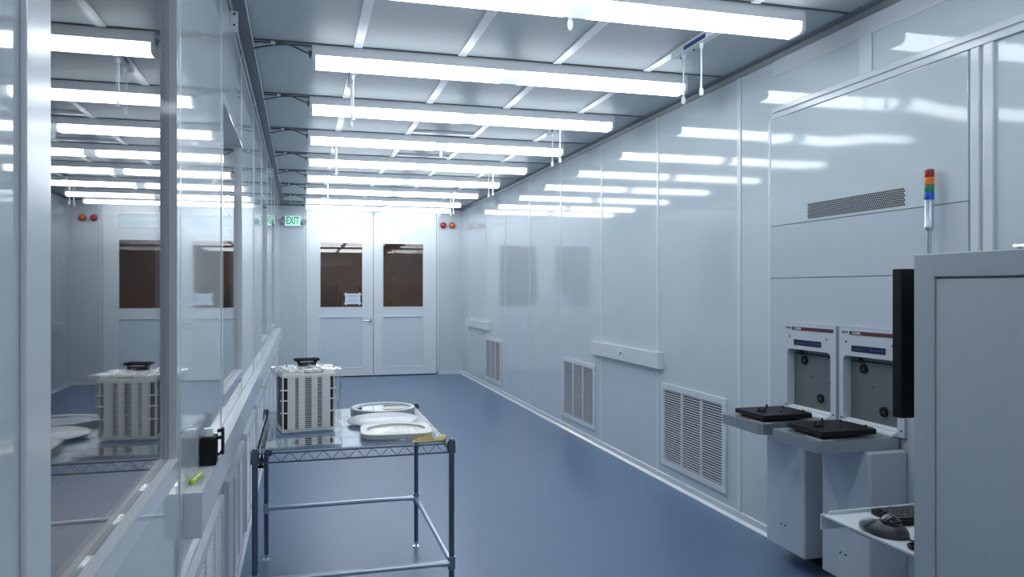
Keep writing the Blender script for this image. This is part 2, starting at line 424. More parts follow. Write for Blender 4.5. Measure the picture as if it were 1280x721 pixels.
# furniture in the brown room
t = thing('storage_cabinet', 'dark brown storage cabinet seen low through the left door window', 'cabinet', (.1, YF + 3.2, 0))
MB().box(-.55, .75, YF + 2.9, YF + 3.5, 0, 1.62, .01).build('body', M['brown_dark'], t)
MB().box(-.53, .09, YF + 2.88, YF + 2.899, .05, 1.58, .004).box(.11, .73, YF + 2.88, YF + 2.899, .05, 1.58, .004).build('cabinet_doors', M['brown_dark'], t)
t = thing('shelf_rack', 'low dark rack beside the storage cabinet behind the left door', 'rack', (1.0, YF + 3.2, 0))
for z in (.4, .9, 1.35): MB().box(.80, 1.30, YF + 2.95, YF + 3.4, z, z + .03).build('rack_shelf', M['brown_dark'], t)
r = MB()
for x in (.80, 1.27):
    for yy in (YF + 2.95, YF + 3.37): r.box(x, x + .03, yy, yy + .03, 0, 1.45)
r.build('rack_posts', M['brown_dark'], t)

# ------------------------------------------------------------------ ceiling light fixtures
ords = ['nearest the camera', 'second nearest the camera', 'third from the camera', 'fourth from the camera', 'fifth from the camera', 'sixth from the camera', 'seventh from the camera', 'eighth from the camera, next to last', 'farthest away, just above the double doors']
def make_fixture():
    root = thing('ceiling_light', '', 'ceiling light', (1.2975, 0, H), 'long white fluorescent ceiling lights')
    X0, X1 = -1.232, 1.232
    MB().box(X0, X1, .002, .152, -.065, 0, .003).build('housing', M['housing'], root, loc=(0, 0, 0)).location = (0, 0, 0)
    for a, b in ((X0 + .022, -.06), (.06, X1 - .022)):
        o = MB().prism([(.006, -.0655), (.148, -.0655), (.146, -.105), (.125, -.120), (.030, -.120), (.008, -.105)], 'x', a, b).build('lens', M['lens'], None)
        o.parent = root
    o = MB().prism([(.006, -.0655), (.148, -.0655), (.146, -.104), (.125, -.119), (.030, -.119), (.008, -.104)], 'x', -.06, .06).build('lens_joint', M['lensmid'], None); o.parent = root
    for a, b in ((X0, X0 + .022), (X1 - .022, X1)):
        o = MB().prism([(.003, -.0655), (.151, -.0655), (.150, -.107), (.128, -.123), (.027, -.123), (.004, -.107)], 'x', a, b).build('end_cap', M['housing'], None); o.parent = root
    return root
bpy.context.view_layer.update()
fx = make_fixture()
for ch in [o for o in bpy.data.objects if o.parent == fx]:
    ch.location = (0, 0, 0); ch.matrix_parent_inverse = Matrix.Identity(4)
n = 0
for k, y in enumerate(LY):
    o = fx if k == 0 else copy_tree(fx)
    o.location = (1.2975, y, H)
    if .5 < y < 1.5:
        for ch in [q for q in bpy.data.objects if q.parent == o]:
            if ch.name.startswith('lens'): ch.data = ch.data.copy(); ch.data.materials[0] = M['lensoff']
    if y < 3.0: o['label'] = 'long fluorescent ceiling light above or behind the camera, outside the frame'
    else:
        o['label'] = 'long white fluorescent ceiling light, ' + ords[n]; n += 1
# wiring at the left end of each fixture
n = 0
cw = None
for k, y in enumerate(LY):
    if y < 3.0: continue
    pts = [(XL + .078, .01, H - .010), (-.16, .0, H - .008), (-.07, 0, H - .012), (.02, .01, H - .045), (.055, .02, H - .055)]
    if cw is None:
        cw = thing('light_cable', '', 'cable', (-.1, y, H), 'grey cables feeding the ceiling lights')
        b = MB().tube([(p[0] + .1, p[1], p[2] - H - .004) for p in pts], .0055, 8); o = b.build('cable', M['cable']); o.parent = cw
        b = MB().tube([(XL + .178, .012, -.05), (-.04, .012, -.020), (.05, .012, -.012), (.163, .012, -.012)], .005, 8); o = b.build('conduit', M['cable']); o.parent = cw
        b = MB().box(-.07, -.045, -.008, .02, -.022, 0, .003); o = b.build('cable_clip', M['housing']); o.parent = cw
        b = MB().box(.145, .163, .006, .026, -.072, -.04, .003).cyl((.153, .016, -.072), (.153, .016, -.086), .005, .003, 10); o = b.build('cable_gland', M['cable']); o.parent = cw
        c = cw
    else: c = copy_tree(cw)
    c.location = (-.1, y, H)
    c['label'] = 'thin grey cable feeding the ceiling light ' + ords[n]; n += 1

# ------------------------------------------------------------------ ionizer bars with hanging rods
def ionizer(root_label, x, y, first=None):
    if first is None:
        r = thing('ionizer_bar', '', 'ionizer', (0, 0, H), 'ionizer bars with hanging rods')
        bb = MB().box(-.022, .022, -.33, .22, -.062, -.023, .005).box(-.028, .028, -.36, -.30, -.066, -.022, .004); o = bb.build('bar', M['plastic_white']); o.parent = r
        o = MB().box(-.0235, -.0222, -.19, .06, -.054, -.030).build('blue_label', M['label_blue']); o.parent = r; o['label'] = 'dark blue label strip'
        for s in (-.105, .105):
            o = MB().cyl((0, s, -.062), (0, s, -.09), .013, .011, 14).cyl((0, s, -.085), (0, s, -.315), .0055, .0055, 10).cyl((0, s, -.315), (0, s, -.335), .010, .013, 14).cyl((0, s, -.335), (0, s, -.355), .013, .012, 14).build('hanging_rod', M['plastic_clearwhite'], None, True); o.parent = r
        o = MB().cyl((.012, -.08, -.062), (.012, -.08, -.069), .005).cyl((.012, 0, -.062), (.012, 0, -.069), .005).cyl((.012, .16, -.062), (.012, .16, -.069), .005).build('screws', M['black']); o.parent = r
    else: r = copy_tree(first)
    r.location = (x, y, H); r['label'] = root_label
    return r
i0 = ionizer('white ionizer bar with blue label, nearest on the right side of ceiling', 2.19, 4.02)
nm = ['second', 'third', 'farthest']
for k in range(3): ionizer('white ionizer bar with two rods, %s on the right side of ceiling' % nm[k], 2.175, 6.44 + 2.42 * k, i0)
nm = ['nearest', 'second', 'third', 'farthest']
for k in range(4): ionizer('white ionizer bar with two rods, %s on the left side of ceiling' % nm[k], .33, 5.21 + 2.42 * k, i0)
# small sprinkler heads
sp = None
for k, (x, y, lb) in enumerate(((1.29, 3.60, 'small white nozzle hanging under the middle of the nearest ceiling light'), (1.32, 7.42, 'small white nozzle hanging behind the middle of the fourth ceiling light'))):
    if sp is None:
        sp = thing('ceiling_nozzle', '', 'nozzle', (0, 0, H), 'small ceiling nozzles')
        o = MB().lathe([(0, 0), (.03, 0), (.03, -.008), (.012, -.014), (.010, -.12), (.014, -.125), (.014, -.15), (.006, -.17), (0, -.172)], n=18).build('nozzle', M['plastic_white'], None, True); o.parent = sp
        q = sp
    else: q = copy_tree(sp)
    q.location = (x, y, H - .0); q['label'] = lb
# ceiling corner brackets on the left wall
br = None
for k, (y, lb) in enumerate(((4.08, 'white screwed bracket at top of left wall, nearer one'), (9.3, 'white screwed bracket at top of left wall, farther one'))):
    if br is None:
        br = thing('wall_bracket', '', 'bracket', (XL, y, 2.84), 'brackets at the top of the left wall')
        o = MB().box(0.0, .040, 0, .02, 0, .10, .003).build('plate', M['trim']); o.parent = br
        o = MB().cyl((.022, 0, .03), (.022, -.004, .03), .005).cyl((.022, 0, .085), (.022, -.004, .085), .005).build('screws', M['black']); o.parent = br
        q = br
    else: q = copy_tree(br)
    q.location = (XL, y, 2.84); q['label'] = lb

# ------------------------------------------------------------------ return air grilles
def grille(label, group, side, y0, y1, z0, z1, prot, nl=30, first=None):
    """side +1: on the right wall (faces -x), -1: on the left wall (faces +x)"""
    X = XR if side > 0 else XL
    s = -side
    if first is not None:
        r = copy_tree(first)
    else:
        r = thing('air_grille', '', 'air grille', (0, 0, 0), group)
        L, Hh = y1 - y0, z1 - z0; fw = .045
        def bx(mb, xa, xb, *a, **k): mb.box(min(xa * s, xb * s), max(xa * s, xb * s), *a, **k); return mb
        f = MB()
        bx(f, 0, prot, 0, L, 0, fw, bev=.003); bx(f, 0, prot, 0, L, Hh - fw, Hh, bev=.003); bx(f, 0, prot, 0, fw, fw, Hh - fw, bev=.003); bx(f, 0, prot, L - fw, L, fw, Hh - fw, bev=.003)
        o = f.build('frame', M['trim']); o.parent = r
        o = bx(MB(), .0005, .002, fw, L - fw, fw, Hh - fw).build('backing', M['dark']); o.parent = r
        lv = MB(); pitch = (Hh - 2 * fw) / nl
        for k in range(nl):
            z = fw + pitch * (k + .5)
            a, b = .003 * s, (prot - .004) * s
            lv.prism([(a, z + pitch * .20), (b, z + pitch * .10), (b, z - pitch * .12), (a, z - pitch * .0)], 'y', fw, L - fw)
        o = lv.build('louvers', M['louver']); o.parent = r
        for k in (1, 2):
            yy = fw + (L - 2 * fw) * k / 3
            o = bx(MB(), .002, prot - .001, yy - .009, yy + .009, fw, Hh - fw, bev=.002).build('divider', M['trim']); o.parent = r
    r.location = (X, y0, z0); r['label'] = label
    return r
RG = 'louvred return air grilles low on the right wall'
g0 = grille('white louvred air grille low on right wall, nearest one', RG, 1, 4.70, 5.675, .135, .79, .018)
grille('white louvred air grille low on right wall, middle one', RG, 1, 7.145, 8.12, .135, .79, .018, first=g0)
grille('white louvred air grille low on right wall, farthest one', RG, 1, 10.86, 11.835, .135, .79, .018, first=g0)
LG = 'louvred return air grilles low on the left wall'
nm = ['nearest, left of the table', 'second, directly beside the table', 'third from the camera', 'fourth from the camera', 'fifth from the camera', 'sixth from the camera', 'seventh from the camera', 'eighth, farthest one']
l0 = None
for k in range(8):
    o = grille('white louvred air grille low on left wall, ' + nm[k], LG, -1, 2.53 + MOD * k, 3.53 + MOD * k, .06, .661, .026, nl=28, first=l0)
    if l0 is None: l0 = o

# ------------------------------------------------------------------ raceways
def raceway(label, side, y0, y1, z0, z1, prot=.05, outlets=()):
    X = XR if side > 0 else XL; s = -side
    r = thing('wire_raceway', label, 'raceway', (X, y0, z0), 'white wire raceways along the walls')
    xs = sorted((0, prot * s)); L = y1 - y0
    o = MB().box(xs[0], xs[1], 0.008, L - .008, 0, z1 - z0, .004).build('channel', M['trim']); o.parent = r
    xs2 = sorted((0, (prot + .003) * s))
    for a, b in ((0, .0078), (L - .0078, L)):
        o = MB().box(xs2[0], xs2[1], a, b, -.002, z1 - z0 + .002, .002).build('end_cap', M['trim']); o.parent = r
    for yo in outlets:
        xa, xb = sorted((prot * s, (prot + .006) * s)); yo -= y0; zc = (z1 - z0) / 2
        p = MB().box(xa, xb, yo - .06, yo + .06, zc - .04, zc + .04, .002).build('outlet_plate', M['plastic_clearwhite']); p.parent = r
        xa, xb = sorted(((prot + .006) * s, (prot + .009) * s))
        q = MB().box(xa, xb, yo - .028, yo - .008, zc - .014, zc + .014, .001).box(xa, xb, yo + .018, yo + .024, zc - .018, zc - .010).build('socket', M['blackmatte']); q.parent = p
    return r
raceway('white wire raceway with an outlet, between two grilles on right wall', 1, 5.665, 7.185, .90, 1.03, outlets=(6.42,))
raceway('white wire raceway on the right wall near the far corner', 1, 11.55, 13.14, .90, 1.025)
raceway('long white wire raceway running along the left wall under the windows', -1, 2.51, 12.6, .79, .926, .052)

# black device and gel vial standing on the left raceway
t = thing('black_device', 'black box with white knob standing on the left wall raceway', 'device', (-.315, 2.90, .926))
MB().box(-.341, -.288, 2.885, 2.965, .926, 1.026, .006).build('body', M['black'], t)
MB().cyl((-.318, 2.925, 1.026), (-.318, 2.925, 1.052), .017, .015, 20).build('white_knob', M['plastic_clearwhite'], t, True)['label'] = 'white knob on top'
b = MB().box(-.289, -.270, 2.93, 2.955, 1.035, 1.045, .002).box(-.289, -.270, 2.93, 2.955, 1.01, 1.02, .002).box(-.275, -.266, 2.925, 2.96, .955, 1.050, .003).tube([(-.290, 2.94, .95), (-.275, 2.94, .965), (-.268, 2.94, .99)], .004, 8)
b.build('clamp_arm', M['blackmatte'], t)
t = thing('gel_vial', 'small yellow green vial lying on the left wall raceway', 'vial', (-.32, 2.66, .926))
q = MB().cyl((-.335, 2.63, .935), (-.318, 2.70, .940), .0075, .0075, 14).sph((-.335, 2.63, .935), .009).sph((-.318, 2.70, .940), .009); q.build('vial', M['ygreen'], t, True)
q = MB().box(-.336, -.304, 2.60, 2.72, .9265, .932, .002); q.build('clear_tray', M['acrylic'], t)

# ------------------------------------------------------------------ far wall signals
t = thing('exit_sign', 'green lit EXIT sign with two grey emergency lamp heads on far wall', 'exit sign', (-.15, YF, 2.70))
MB().box(-.272, .004, YF - .045, YF, 2.615, 2.80, .008).build('housing', M['plastic_clearwhite'], t)
MB().box(-.258, -.010, YF - .047, YF - .0452, 2.627, 2.788, .0005).build('face', M['exit_face'], t)
tx = text_bm('EXIT', .175, Matrix.Translation((-.134, YF - .048, 2.708)) @ Matrix.Rotation(PI / 2, 4, 'X') @ Matrix.Diagonal((.60, 1, 1, 1)), .0008)
tx.build('lettering', M['exit_green'], t)
for x, sx in ((-.300, -1), (.055, 1)):
    b = MB().cyl((x - .0 * sx, YF - .02, 2.70), (x, YF - .09, 2.695), .03, .042, 24)
    b.lathe([(.042, 0), (.046, .006), (.040, .012), (.0, .016)], Matrix.Translation((x, YF - .09, 2.695)) @ Matrix.Rotation(PI / 2, 4, 'X'), 24)
    b.cyl((-.27 if sx < 0 else 0, YF - .02, 2.70), (x, YF - .02, 2.70), .012)
    b.build('lamp_head', M['gasket'], t, True)
def beacon(x, m, lb):
    t = thing('beacon_lamp', lb, 'beacon lamp', (x, YF, 2.69), 'round signal lamps on the far wall')
    MB().lathe([(0, -.002), (.058, -.002), (.058, .012), (.050, .018), (0, .018)], Matrix.Translation((x, YF, 2.69)) @ Matrix.Rotation(PI / 2, 4, 'X'), 28).build('base_ring', M['blackmatte'], t, True)
    MB().lathe([(.049, .0185), (.050, .04), (.043, .062), (.025, .078), (0, .083)], Matrix.Translation((x, YF, 2.69)) @ Matrix.Rotation(PI / 2, 4, 'X'), 28).build('dome', M[m], t, True)
beacon(2.485, 'red', 'deep red round beacon lamp on far wall, left of the orange one')
beacon(2.650, 'orange', 'orange round beacon lamp on far wall, nearest the right wall')

# ------------------------------------------------------------------ processing machine front on the right wall
XM = XR - .012
t = thing('machine_front', 'white machine front panels with perforated vent set in right wall', 'machine', (XR, 3.45, 0))
MB().box(XM, XR - .001, 2.715, 4.175, 1.935, 2.592, .003).build('upper_panel', M['wall_wavy'], t)
MB().box(XM, XR - .001, 2.715, 4.175, 1.615, 1.931, .002).build('middle_panel', M['machine'], t)
w = MB().box(XM, XR - .001, 2.715, HY0, .12, 1.611).box(XM, XR - .001, HY1, 4.175, .12, 1.611).box(XM, XR - .001, HY0, HY1, .12, HZ0).box(XM, XR - .001, HY0, HY1, HZ1 + .01, 1.611)
w.build('lower_panel', M['machine'], t)
MB().box(XR - .034, XR - .0305, 2.99, 3.95, .001, .12).build('panel_shadow_strip', M['black'], t)  # black strip painting the shadow under the machine panel
v = MB()
rows, cols = 8, 56
for r_ in range(rows):
    for c_ in range(cols):
        yy = 3.082 + (c_ + (.5 if r_ % 2 else 0)) * (.738 / cols); zz = 1.951 + r_ * (.088 / rows) + .005
        pts = [(yy + .0060 * math.cos(PI / 3 * q + PI / 6), zz + .0060 * math.sin(PI / 3 * q + PI / 6)) for q in range(6)]
        fvs = [v.bm.verts.new((XM - .0006, a, b)) for a, b in pts]; v.bm.faces.new(fvs)
v.build('vent_holes', M['dark'], t)

# load ports
def port(cy, label):
    t = thing('load_port', label, 'load port', (2.8, cy, .1), 'load ports on the machine front')
    y0, y1 = cy - .232, cy + .232
    oy0, oy1, oz0, oz1 = cy - .187, cy + .200, .852, 1.195
    XF = 2.80
    # face plate with a round-cornered opening
    bm = bmesh.new(); N = 8; rr = .028
    def arc(cx, cz, a0): return [(cx + rr * math.cos(a0 + PI / 2 * k / N), cz + rr * math.sin(a0 + PI / 2 * k / N)) for k in range(N + 1)]
    inner = arc(oy1 - rr, oz1 - rr, 0) + arc(oy0 + rr, oz1 - rr, PI / 2) + arc(oy0 + .008, oz0 + .008, PI)[:1] * 0 + [(oy0, oz0)] + [(oy1, oz0)]
    def ray(p):
        cx, cz = (oy0 + oy1) / 2, (oz0 + oz1) / 2
        return p
    Z0, Z1 = .828, 1.3435
    outer_pts = []
    for p in inner:
        # project onto the outer rectangle
        if abs(p[0] - oy1) < rr + 1e-6 and p[1] > oz1 - rr - 1e-6: q = (y1, Z1)
        elif abs(p[0] - oy0) < rr + 1e-6 and p[1] > oz1 - rr - 1e-6: q = (y0, Z1)
        elif p[0] < (oy0 + oy1) / 2: q = (y0, Z0)
        else: q = (y1, Z0)
        outer_pts.append(q)
    XI = XF + .05
    A = [bm.verts.new((XF, a, b)) for a, b in inner]; B = [bm.verts.new((XI, a, b)) for a, b in inner]
    corners = {q: bm.verts.new((XF, q[0], q[1])) for q in set(outer_pts)}
    back = {q: bm.verts.new((XR + .09, q[0], q[1])) for q in set(outer_pts)}
    n_ = len(inner)
    for i in range(n_):
        j_ = (i + 1) % n_
        bm.faces.new((A[i], A[j_], B[j_], B[i]))
        if outer_pts[i] == outer_pts[j_]: bm.faces.new((A[i], A[j_], corners[outer_pts[i]]))
        else: bm.faces.new((A[i], A[j_], corners[outer_pts[j_]], corners[outer_pts[i]]))
    ring = [(y1, Z1), (y0, Z1), (y0, Z0), (y1, Z0)]
    for i in range(4):
        a, b = ring[i], ring[(i + 1) % 4]; bm.faces.new((corners[a], corners[b], back[b], back[a]))
    bmesh.ops.recalc_face_normals(bm, faces=bm.faces[:])
    f = MB(); f.merge(bm); f.build('face_frame', M['machine'], t)
    # recessed grey door with pucks
    d = MB().box(XI, XI + .02, oy0 - .004, oy1 + .004, oz0 - .004, oz1 + .004).build('port_door', M['doorgrey'], t)
    k_ = MB().cyl((XI, cy + .10, 1.130), (XI - .010, cy + .10, 1.130), .026, .025, 28)
    k_.build('suction_pad', M['black'], t, True)
    MB().cyl((XI, cy - .045, .925), (XI - .010, cy - .045, .925), .026, .025, 28).build('suction_pad', M['black'], t, True)
    b = MB()
    for (yy, zz) in ((cy + .10, 1.130), (cy - .045, .925)):
        b.tube([(XI - .012, yy - .004, zz), (XI - .013, yy - .010, zz - .007)], .0018, 6, False).tube([(XI - .012, yy - .004, zz), (XI - .013, yy - .012, zz + .006)], .0018, 6, False)
    b.build('latch_key', M['steel'], t)
    b = MB().box(XI - .012, XI, oy0 + .03, oy1 - .03, 1.165, 1.172, .001).box(XI - .016, XI, oy1 - .085, oy1 - .075, 1.160, 1.183).box(XI - .016, XI, oy0 + .05, oy0 + .062, 1.160, 1.183); b.build('door_rail', M['blackmatte'], t)
    b = MB().prism([(XF - .030, .829), (XF + .004, .829), (XF + .045, .856), (XF + .035, .862), (XF - .030, .838)], 'y', oy0, oy1); b.build('sill_ledge', M['plastic_white'], t)
    b = MB()
    for yy, zz in ((cy + .175, 1.268), (cy - .157, 1.268), (cy - .213, .86), (cy + .213, .86)):
        b.cyl((XF, yy, zz), (XF - .003, yy, zz), .0048, .0048, 10)
    for yy, zz in ((cy + .03, 1.04), (cy - .12, 1.02)): b.cyl((XI, yy, zz), (XI - .003, yy, zz), .005, .005, 10)
    b.build('screws', M['blackmatte'], t)
    s_ = MB().box(XF - .0015, XF, cy - .212, cy + .150, 1.306, 1.326).build('name_stripe', M['red_label'], t)
    R = Matrix.Rotation(-PI / 2, 4, 'Z') @ Matrix.Rotation(PI / 2, 4, 'X')
    text_bm('ACE300', .0185, Matrix.Translation((XF - .0022, cy + .098, 1.316)) @ R, .0004).build('lettering', M['txt_white'], s_)
    b = MB()
    for q in range(6): b.box(XF - .001, XF, cy + .162 + q * .0085, cy + .1685 + q * .0085, 1.313, 1.324)
    b.build('small_badge', M['txt_grey'], t)
    dd = MB().box(XF - .002, XF, cy - .110, cy + .135, 1.219, 1.252, .001).build('status_display', M['navy'], t)
    b = MB()
    for q in range(4): b.box(XF - .0026, XF - .002, cy + .045 + q * .02, cy + .058 + q * .02, 1.231, 1.2345); b.box(XF - .0026, XF - .002, cy - .095 + q * .024, cy - .080 + q * .024, 1.229, 1.240)
    b.build('display_marks', M['label_blue'], dd)
    # steel tray
    tx0, tx1, ty0, ty1 = 2.353, 2.80, cy - .198, cy + .178
    c = .022
    poly = [(tx0 + c, ty0), (tx1, ty0), (tx1, ty1), (tx0, ty1), (tx0, ty0 + c)]
    MB().prism(poly, 'z', .770, .827, .002).build('tray', M['steel'], t)
    px0, px1, py0, py1 = 2.41, 2.735, cy - .145, cy + .145
    MB().prism([(px0 + .01, py0), (px1 - .02, py0), (px1, py0 + .05), (px1, py1 - .05), (px1 - .02, py1), (px0 + .01, py1), (px0, py1 - .01), (px0, py0 + .01)], 'z', .838, .862, .0015).build('stage_plate', M['black'], t)
    for (xx, yy) in ((2.45, cy - .1), (2.45, cy + .1), (2.69, cy)): MB().cyl((xx, yy, .8272), (xx, yy, .838), .02).build('stage_foot', M['blackmatte'], t)
    for (xx, yy, hh) in ((2.46, cy - .02, .016), (2.49, cy - .035, .012), (2.50, cy + .03, .018), (2.58, cy - .06, .010), (2.60, cy + .11, .018), (2.68, cy + .07, .012), (2.70, cy - .09, .012), (2.55, cy + .05, .008)):
        MB().cyl((xx, yy, .862), (xx, yy, .862 + hh), .006, .005, 12).build('locating_pin', M['blackmatte'], t, True)
    MB().sph((2.485, cy - .012, .868), .010).build('locating_pin', M['blackmatte'], t, True)
    b = MB().box(2.385, 2.390, cy - .17, cy - .05, .8272, .8285).box(2.385, 2.45, cy - .172, cy - .168, .8272, .8285); b.build('guide_marks', M['txt_white'], t)
    # pedestal
    MB().box(2.60, XM, cy - .235 + (-.0), cy + .115, .095, .7695, .018, 3).build('pedestal', M['machine'], t, True)
    b = MB().cyl((2.60, cy - .030, .232), (2.597, cy - .030, .232), .005).cyl((2.60, cy - .068, .232), (2.597, cy - .068, .232), .005); b.build('pedestal_screws', M['blackmatte'], t)
    return t
port(3.785, 'left load port, steel tray with black plate, farther from camera')
port(3.295, 'right load port, steel tray with black plate, nearer the monitor')

# signal tower
tx_, ty_ = 2.775, 2.885
t = thing('signal_tower', 'signal tower with red, orange, green and blue lenses near right wall', 'signal tower', (tx_, ty_, 1.2))
MB().box(2.70, XM - .0005, 2.74, 2.945, 1.20, 1.56, .006).build('mount_box', M['machine'], t)
b = MB().cyl((tx_, ty_, 1.56), (tx_, ty_, 1.572), .03, .028).cyl((tx_, ty_, 1.572), (tx_, ty_, 1.82), .010); b.build('pole', M['chrome'], t, True)
b = MB().lathe([(0, 1.812), (.014, 1.812), (.016, 1.822), (.021, 1.828), (.021, 1.838), (.0195, 1.842), (.0195, 1.955), (.0, 1.955)], Matrix.Translation((tx_, ty_, 0)), 28); b.build('body', M['barmetal'], t, True)
z = 1.9555
for nme in ('l_blue', 'l_green', 'l_orange', 'l_red'):
    MB().lathe([(0, z), (.0205, z), (.021, z + .003), (.021, z + .030), (.020, z + .0338), (0, z + .0338)], Matrix.Translation((tx_, ty_, 0)), 28).build('light_segment', M[nme], t, True)['label'] = nme[2:] + ' light segment'
    z += .0345
MB().lathe([(0, z), (.0205, z), (.020, z + .007), (.012, z + .009), (0, z + .009)], Matrix.Translation((tx_, ty_, 0)), 28).build('cap', M['plastic_white'], t, True)

# ------------------------------------------------------------------ near cabinet, monitor, keyboard tray
CX, CY0, CY1, CZ = 1.77, .62, 1.90, 1.652
t = thing('equipment_cabinet', 'large pale grey equipment cabinet with recessed door at right edge', 'cabinet', (2.0, 1.2, 0))
c = MB().box(CX + .02, XR - .05, CY0, CY1, .02, CZ, .012, 3); c.build('body', M['cabinet'], t, True)
# front frame around the door
fr = MB()
fr.box(CX, CX + .02, CY1 - .078, CY1 - .0005, .02, CZ - .0005, .006, 3).box(CX, CX + .02, CY0, CY0 + .078, .02, CZ - .0005, .006, 3)
fr.box(CX, CX + .02, CY0 + .07, CY1 - .07, 1.583, CZ - .0005, .006, 3).box(CX, CX + .02, CY0 + .07, CY1 - .07, .02, .10, .006, 3)
fr.build('front_frame', M['cabinet'], t, True)
d = MB().box(CX + .004, CX + .019, CY0 + .081, CY1 - .081, .103, 1.578, .003).build('door', M['cabinet'], t, True)
MB().cyl((CX + .004, .78, .95), (CX - .012, .78, .95), .02).box(CX - .018, CX - .008, .765, .795, .86, .97, .004).build('latch_handle', M['steel'], d)
b = MB()
for x in (CX + .1, XR - .15):
    for y in (CY0 + .1, CY1 - .1): b.cyl((x, y, 0), (x, y, .02), .03)
b.build('foot', M['black'], t)
b = MB().cyl((1.86, 1.62, CZ), (1.86, 1.62, CZ + .010), .014).cyl((1.86, 1.62, CZ + .010), (1.86, 1.62, CZ + .016), .022, .020, 6); b.build('lifting_bolt', M['chrome'], t)

t = thing('monitor', 'thin black monitor seen edge-on beside the large grey cabinet', 'monitor', (2.05, 2.0, 1.14))
MB().box(1.818, 2.42, 2.000, 2.040, 1.142, 1.612, .005, 3).build('screen_case', M['black'], t, True)
MB().box(1.835, 2.403, 2.040, 2.042, 1.16, 1.595).build('screen', M['navy'], t)
MB().box(2.06, 2.18, 1.901, 2.000, 1.32, 1.44, .005).build('mount_arm', M['blackmatte'], t)

KZ = .75
t = thing('keyboard_tray', 'white sheet metal keyboard tray sticking out beyond the grey cabinet', 'tray', (2.0, 2.1, KZ))
MB().box(1.772, 2.42, 1.9015, 2.326, KZ - .003, KZ, .0008).build('tray_plate', M['plastic_white'], t)
b = MB().box(1.80, 2.42, 2.318, 2.326, KZ + .0002, KZ + .012, .001).box(1.772, 2.42, 2.3262, 2.330, KZ - .052, KZ + .004, .0008)
b.build('rear_lip', M['plastic_white'], t)
MB().box(1.772, 1.7755, 1.9015, 2.3258, KZ + .0002, KZ + .003, .0008).build('edge_fold', M['trim'], t)
for xa in (1.85, 2.30): MB().box(xa, xa + .03, 1.9005, 2.28, KZ - .045, KZ - .0035, .002).build('support_rail', M['machine'], t)

# trackball mouse
def trackball():
    # pebble body: outline in plan, rising towards the ball
    bm = bmesh.new(); n_ = 40; m_ = 8
    L, Wd, Ht = .178, .110, .048
    rings = []
    for i in range(m_ + 1):
        f = i / m_
        sc = math.cos(f * PI / 2 * .97) ** .55 if i < m_ else .12
        zz = Ht * (f ** .8)
        ring = []
        for k in range(n_):
            a = 2 * PI * k / n_
            x = math.cos(a) * L / 2; y = math.sin(a) * Wd / 2 * (1 - .22 * math.cos(a))
            top = 1 - .42 * max(0, math.cos(a)) ** 1.0 * f
            ring.append(bm.verts.new((x * sc, y * sc, zz * top)))
        rings.append(ring)
    for a, b in zip(rings, rings[1:]):
        for k in range(n_): bm.faces.new((a[k], a[(k + 1) % n_], b[(k + 1) % n_], b[k]))
    bm.faces.new(rings[0][::-1]); bm.faces.new(rings[-1])
    return bm
t = thing('trackball_mouse', 'dark grey trackball mouse with wine red ball on keyboard tray', 'trackball', (1.93, 2.13, KZ))
ang = math.radians(97)
R4 = Matrix.Translation((1.842, 2.108, KZ + .001)) @ Matrix.Rotation(ang, 4, 'Z')
b = MB(); b.merge(trackball(), R4); b.build('body', M['tb_grey'], t, True)
b = MB(); b.sph((0, 0, 0), 1, u=28, v=14); b.xform(R4 @ Matrix.Translation((.032, .037, .031)) @ Matrix.Rotation(-.5, 4, 'X') @ Matrix.Rotation(.30, 4, 'Y') @ Matrix.Rotation(.45, 4, 'Z') @ Matrix.Diagonal((.028, .013, .0125, 1))); b.build('button', M['tb_silver'], t, True)['label'] = 'silver button'
b = MB(); b.sph((0, 0, 0), .030); b.xform(R4 @ Matrix.Translation((-.026, -.004, .036))); b.build('ball', M['ball'], t, True)['label'] = 'dark wine red ball'
b = MB(); b.lathe([(.0285, 0), (.034, .002), (.032, .006), (.0295, .004)], R4 @ Matrix.Translation((-.028, -.004, .041))); b.build('ball_ring', M['black'], t, True)
b = MB().tube([(1.850, 2.022, KZ + .008), (1.862, 1.995, KZ + .004), (1.895, 1.992, KZ + .004), (1.93, 2.03, KZ + .004), (1.99, 2.06, KZ + .004)], .0028, 8); b.build('cord', M['black'], t, True)
t = thing('cable_ring', 'coiled black cord ring lying on the keyboard tray', 'cord', (1.90, 1.96, KZ))
b = MB()
for k in range(2): b.tube([(1.826 + (.024 + .002 * k) * math.cos(a * PI / 10), 1.945 + (.020 + .002 * k) * math.sin(a * PI / 10), KZ + .0045 + .006 * k) for a in range(21)], .004, 8)
b.build('coil', M['black'], t, True)
t = thing('keyboard', 'black computer keyboard behind the trackball on white tray', 'keyboard', (2.15, 2.2, KZ))
KM = Matrix.Translation((1.945, 2.215, KZ)) @ Matrix.Rotation(math.radians(-4), 4, 'Z')
b = MB(); b.box(-.0, .40, -.075, .075, .002, .020, .004); b.xform(KM); b.build('case', M['black'], t, True)
kb = MB()
for r_ in range(5):
    for c_ in range(18): kb.box(.012 + c_ * .021, .030 + c_ * .021, -.065 + r_ * .026, -.043 + r_ * .026, .020, .027, .002, 1)
kb.xform(KM); kb.build('keys', M['key'], t)

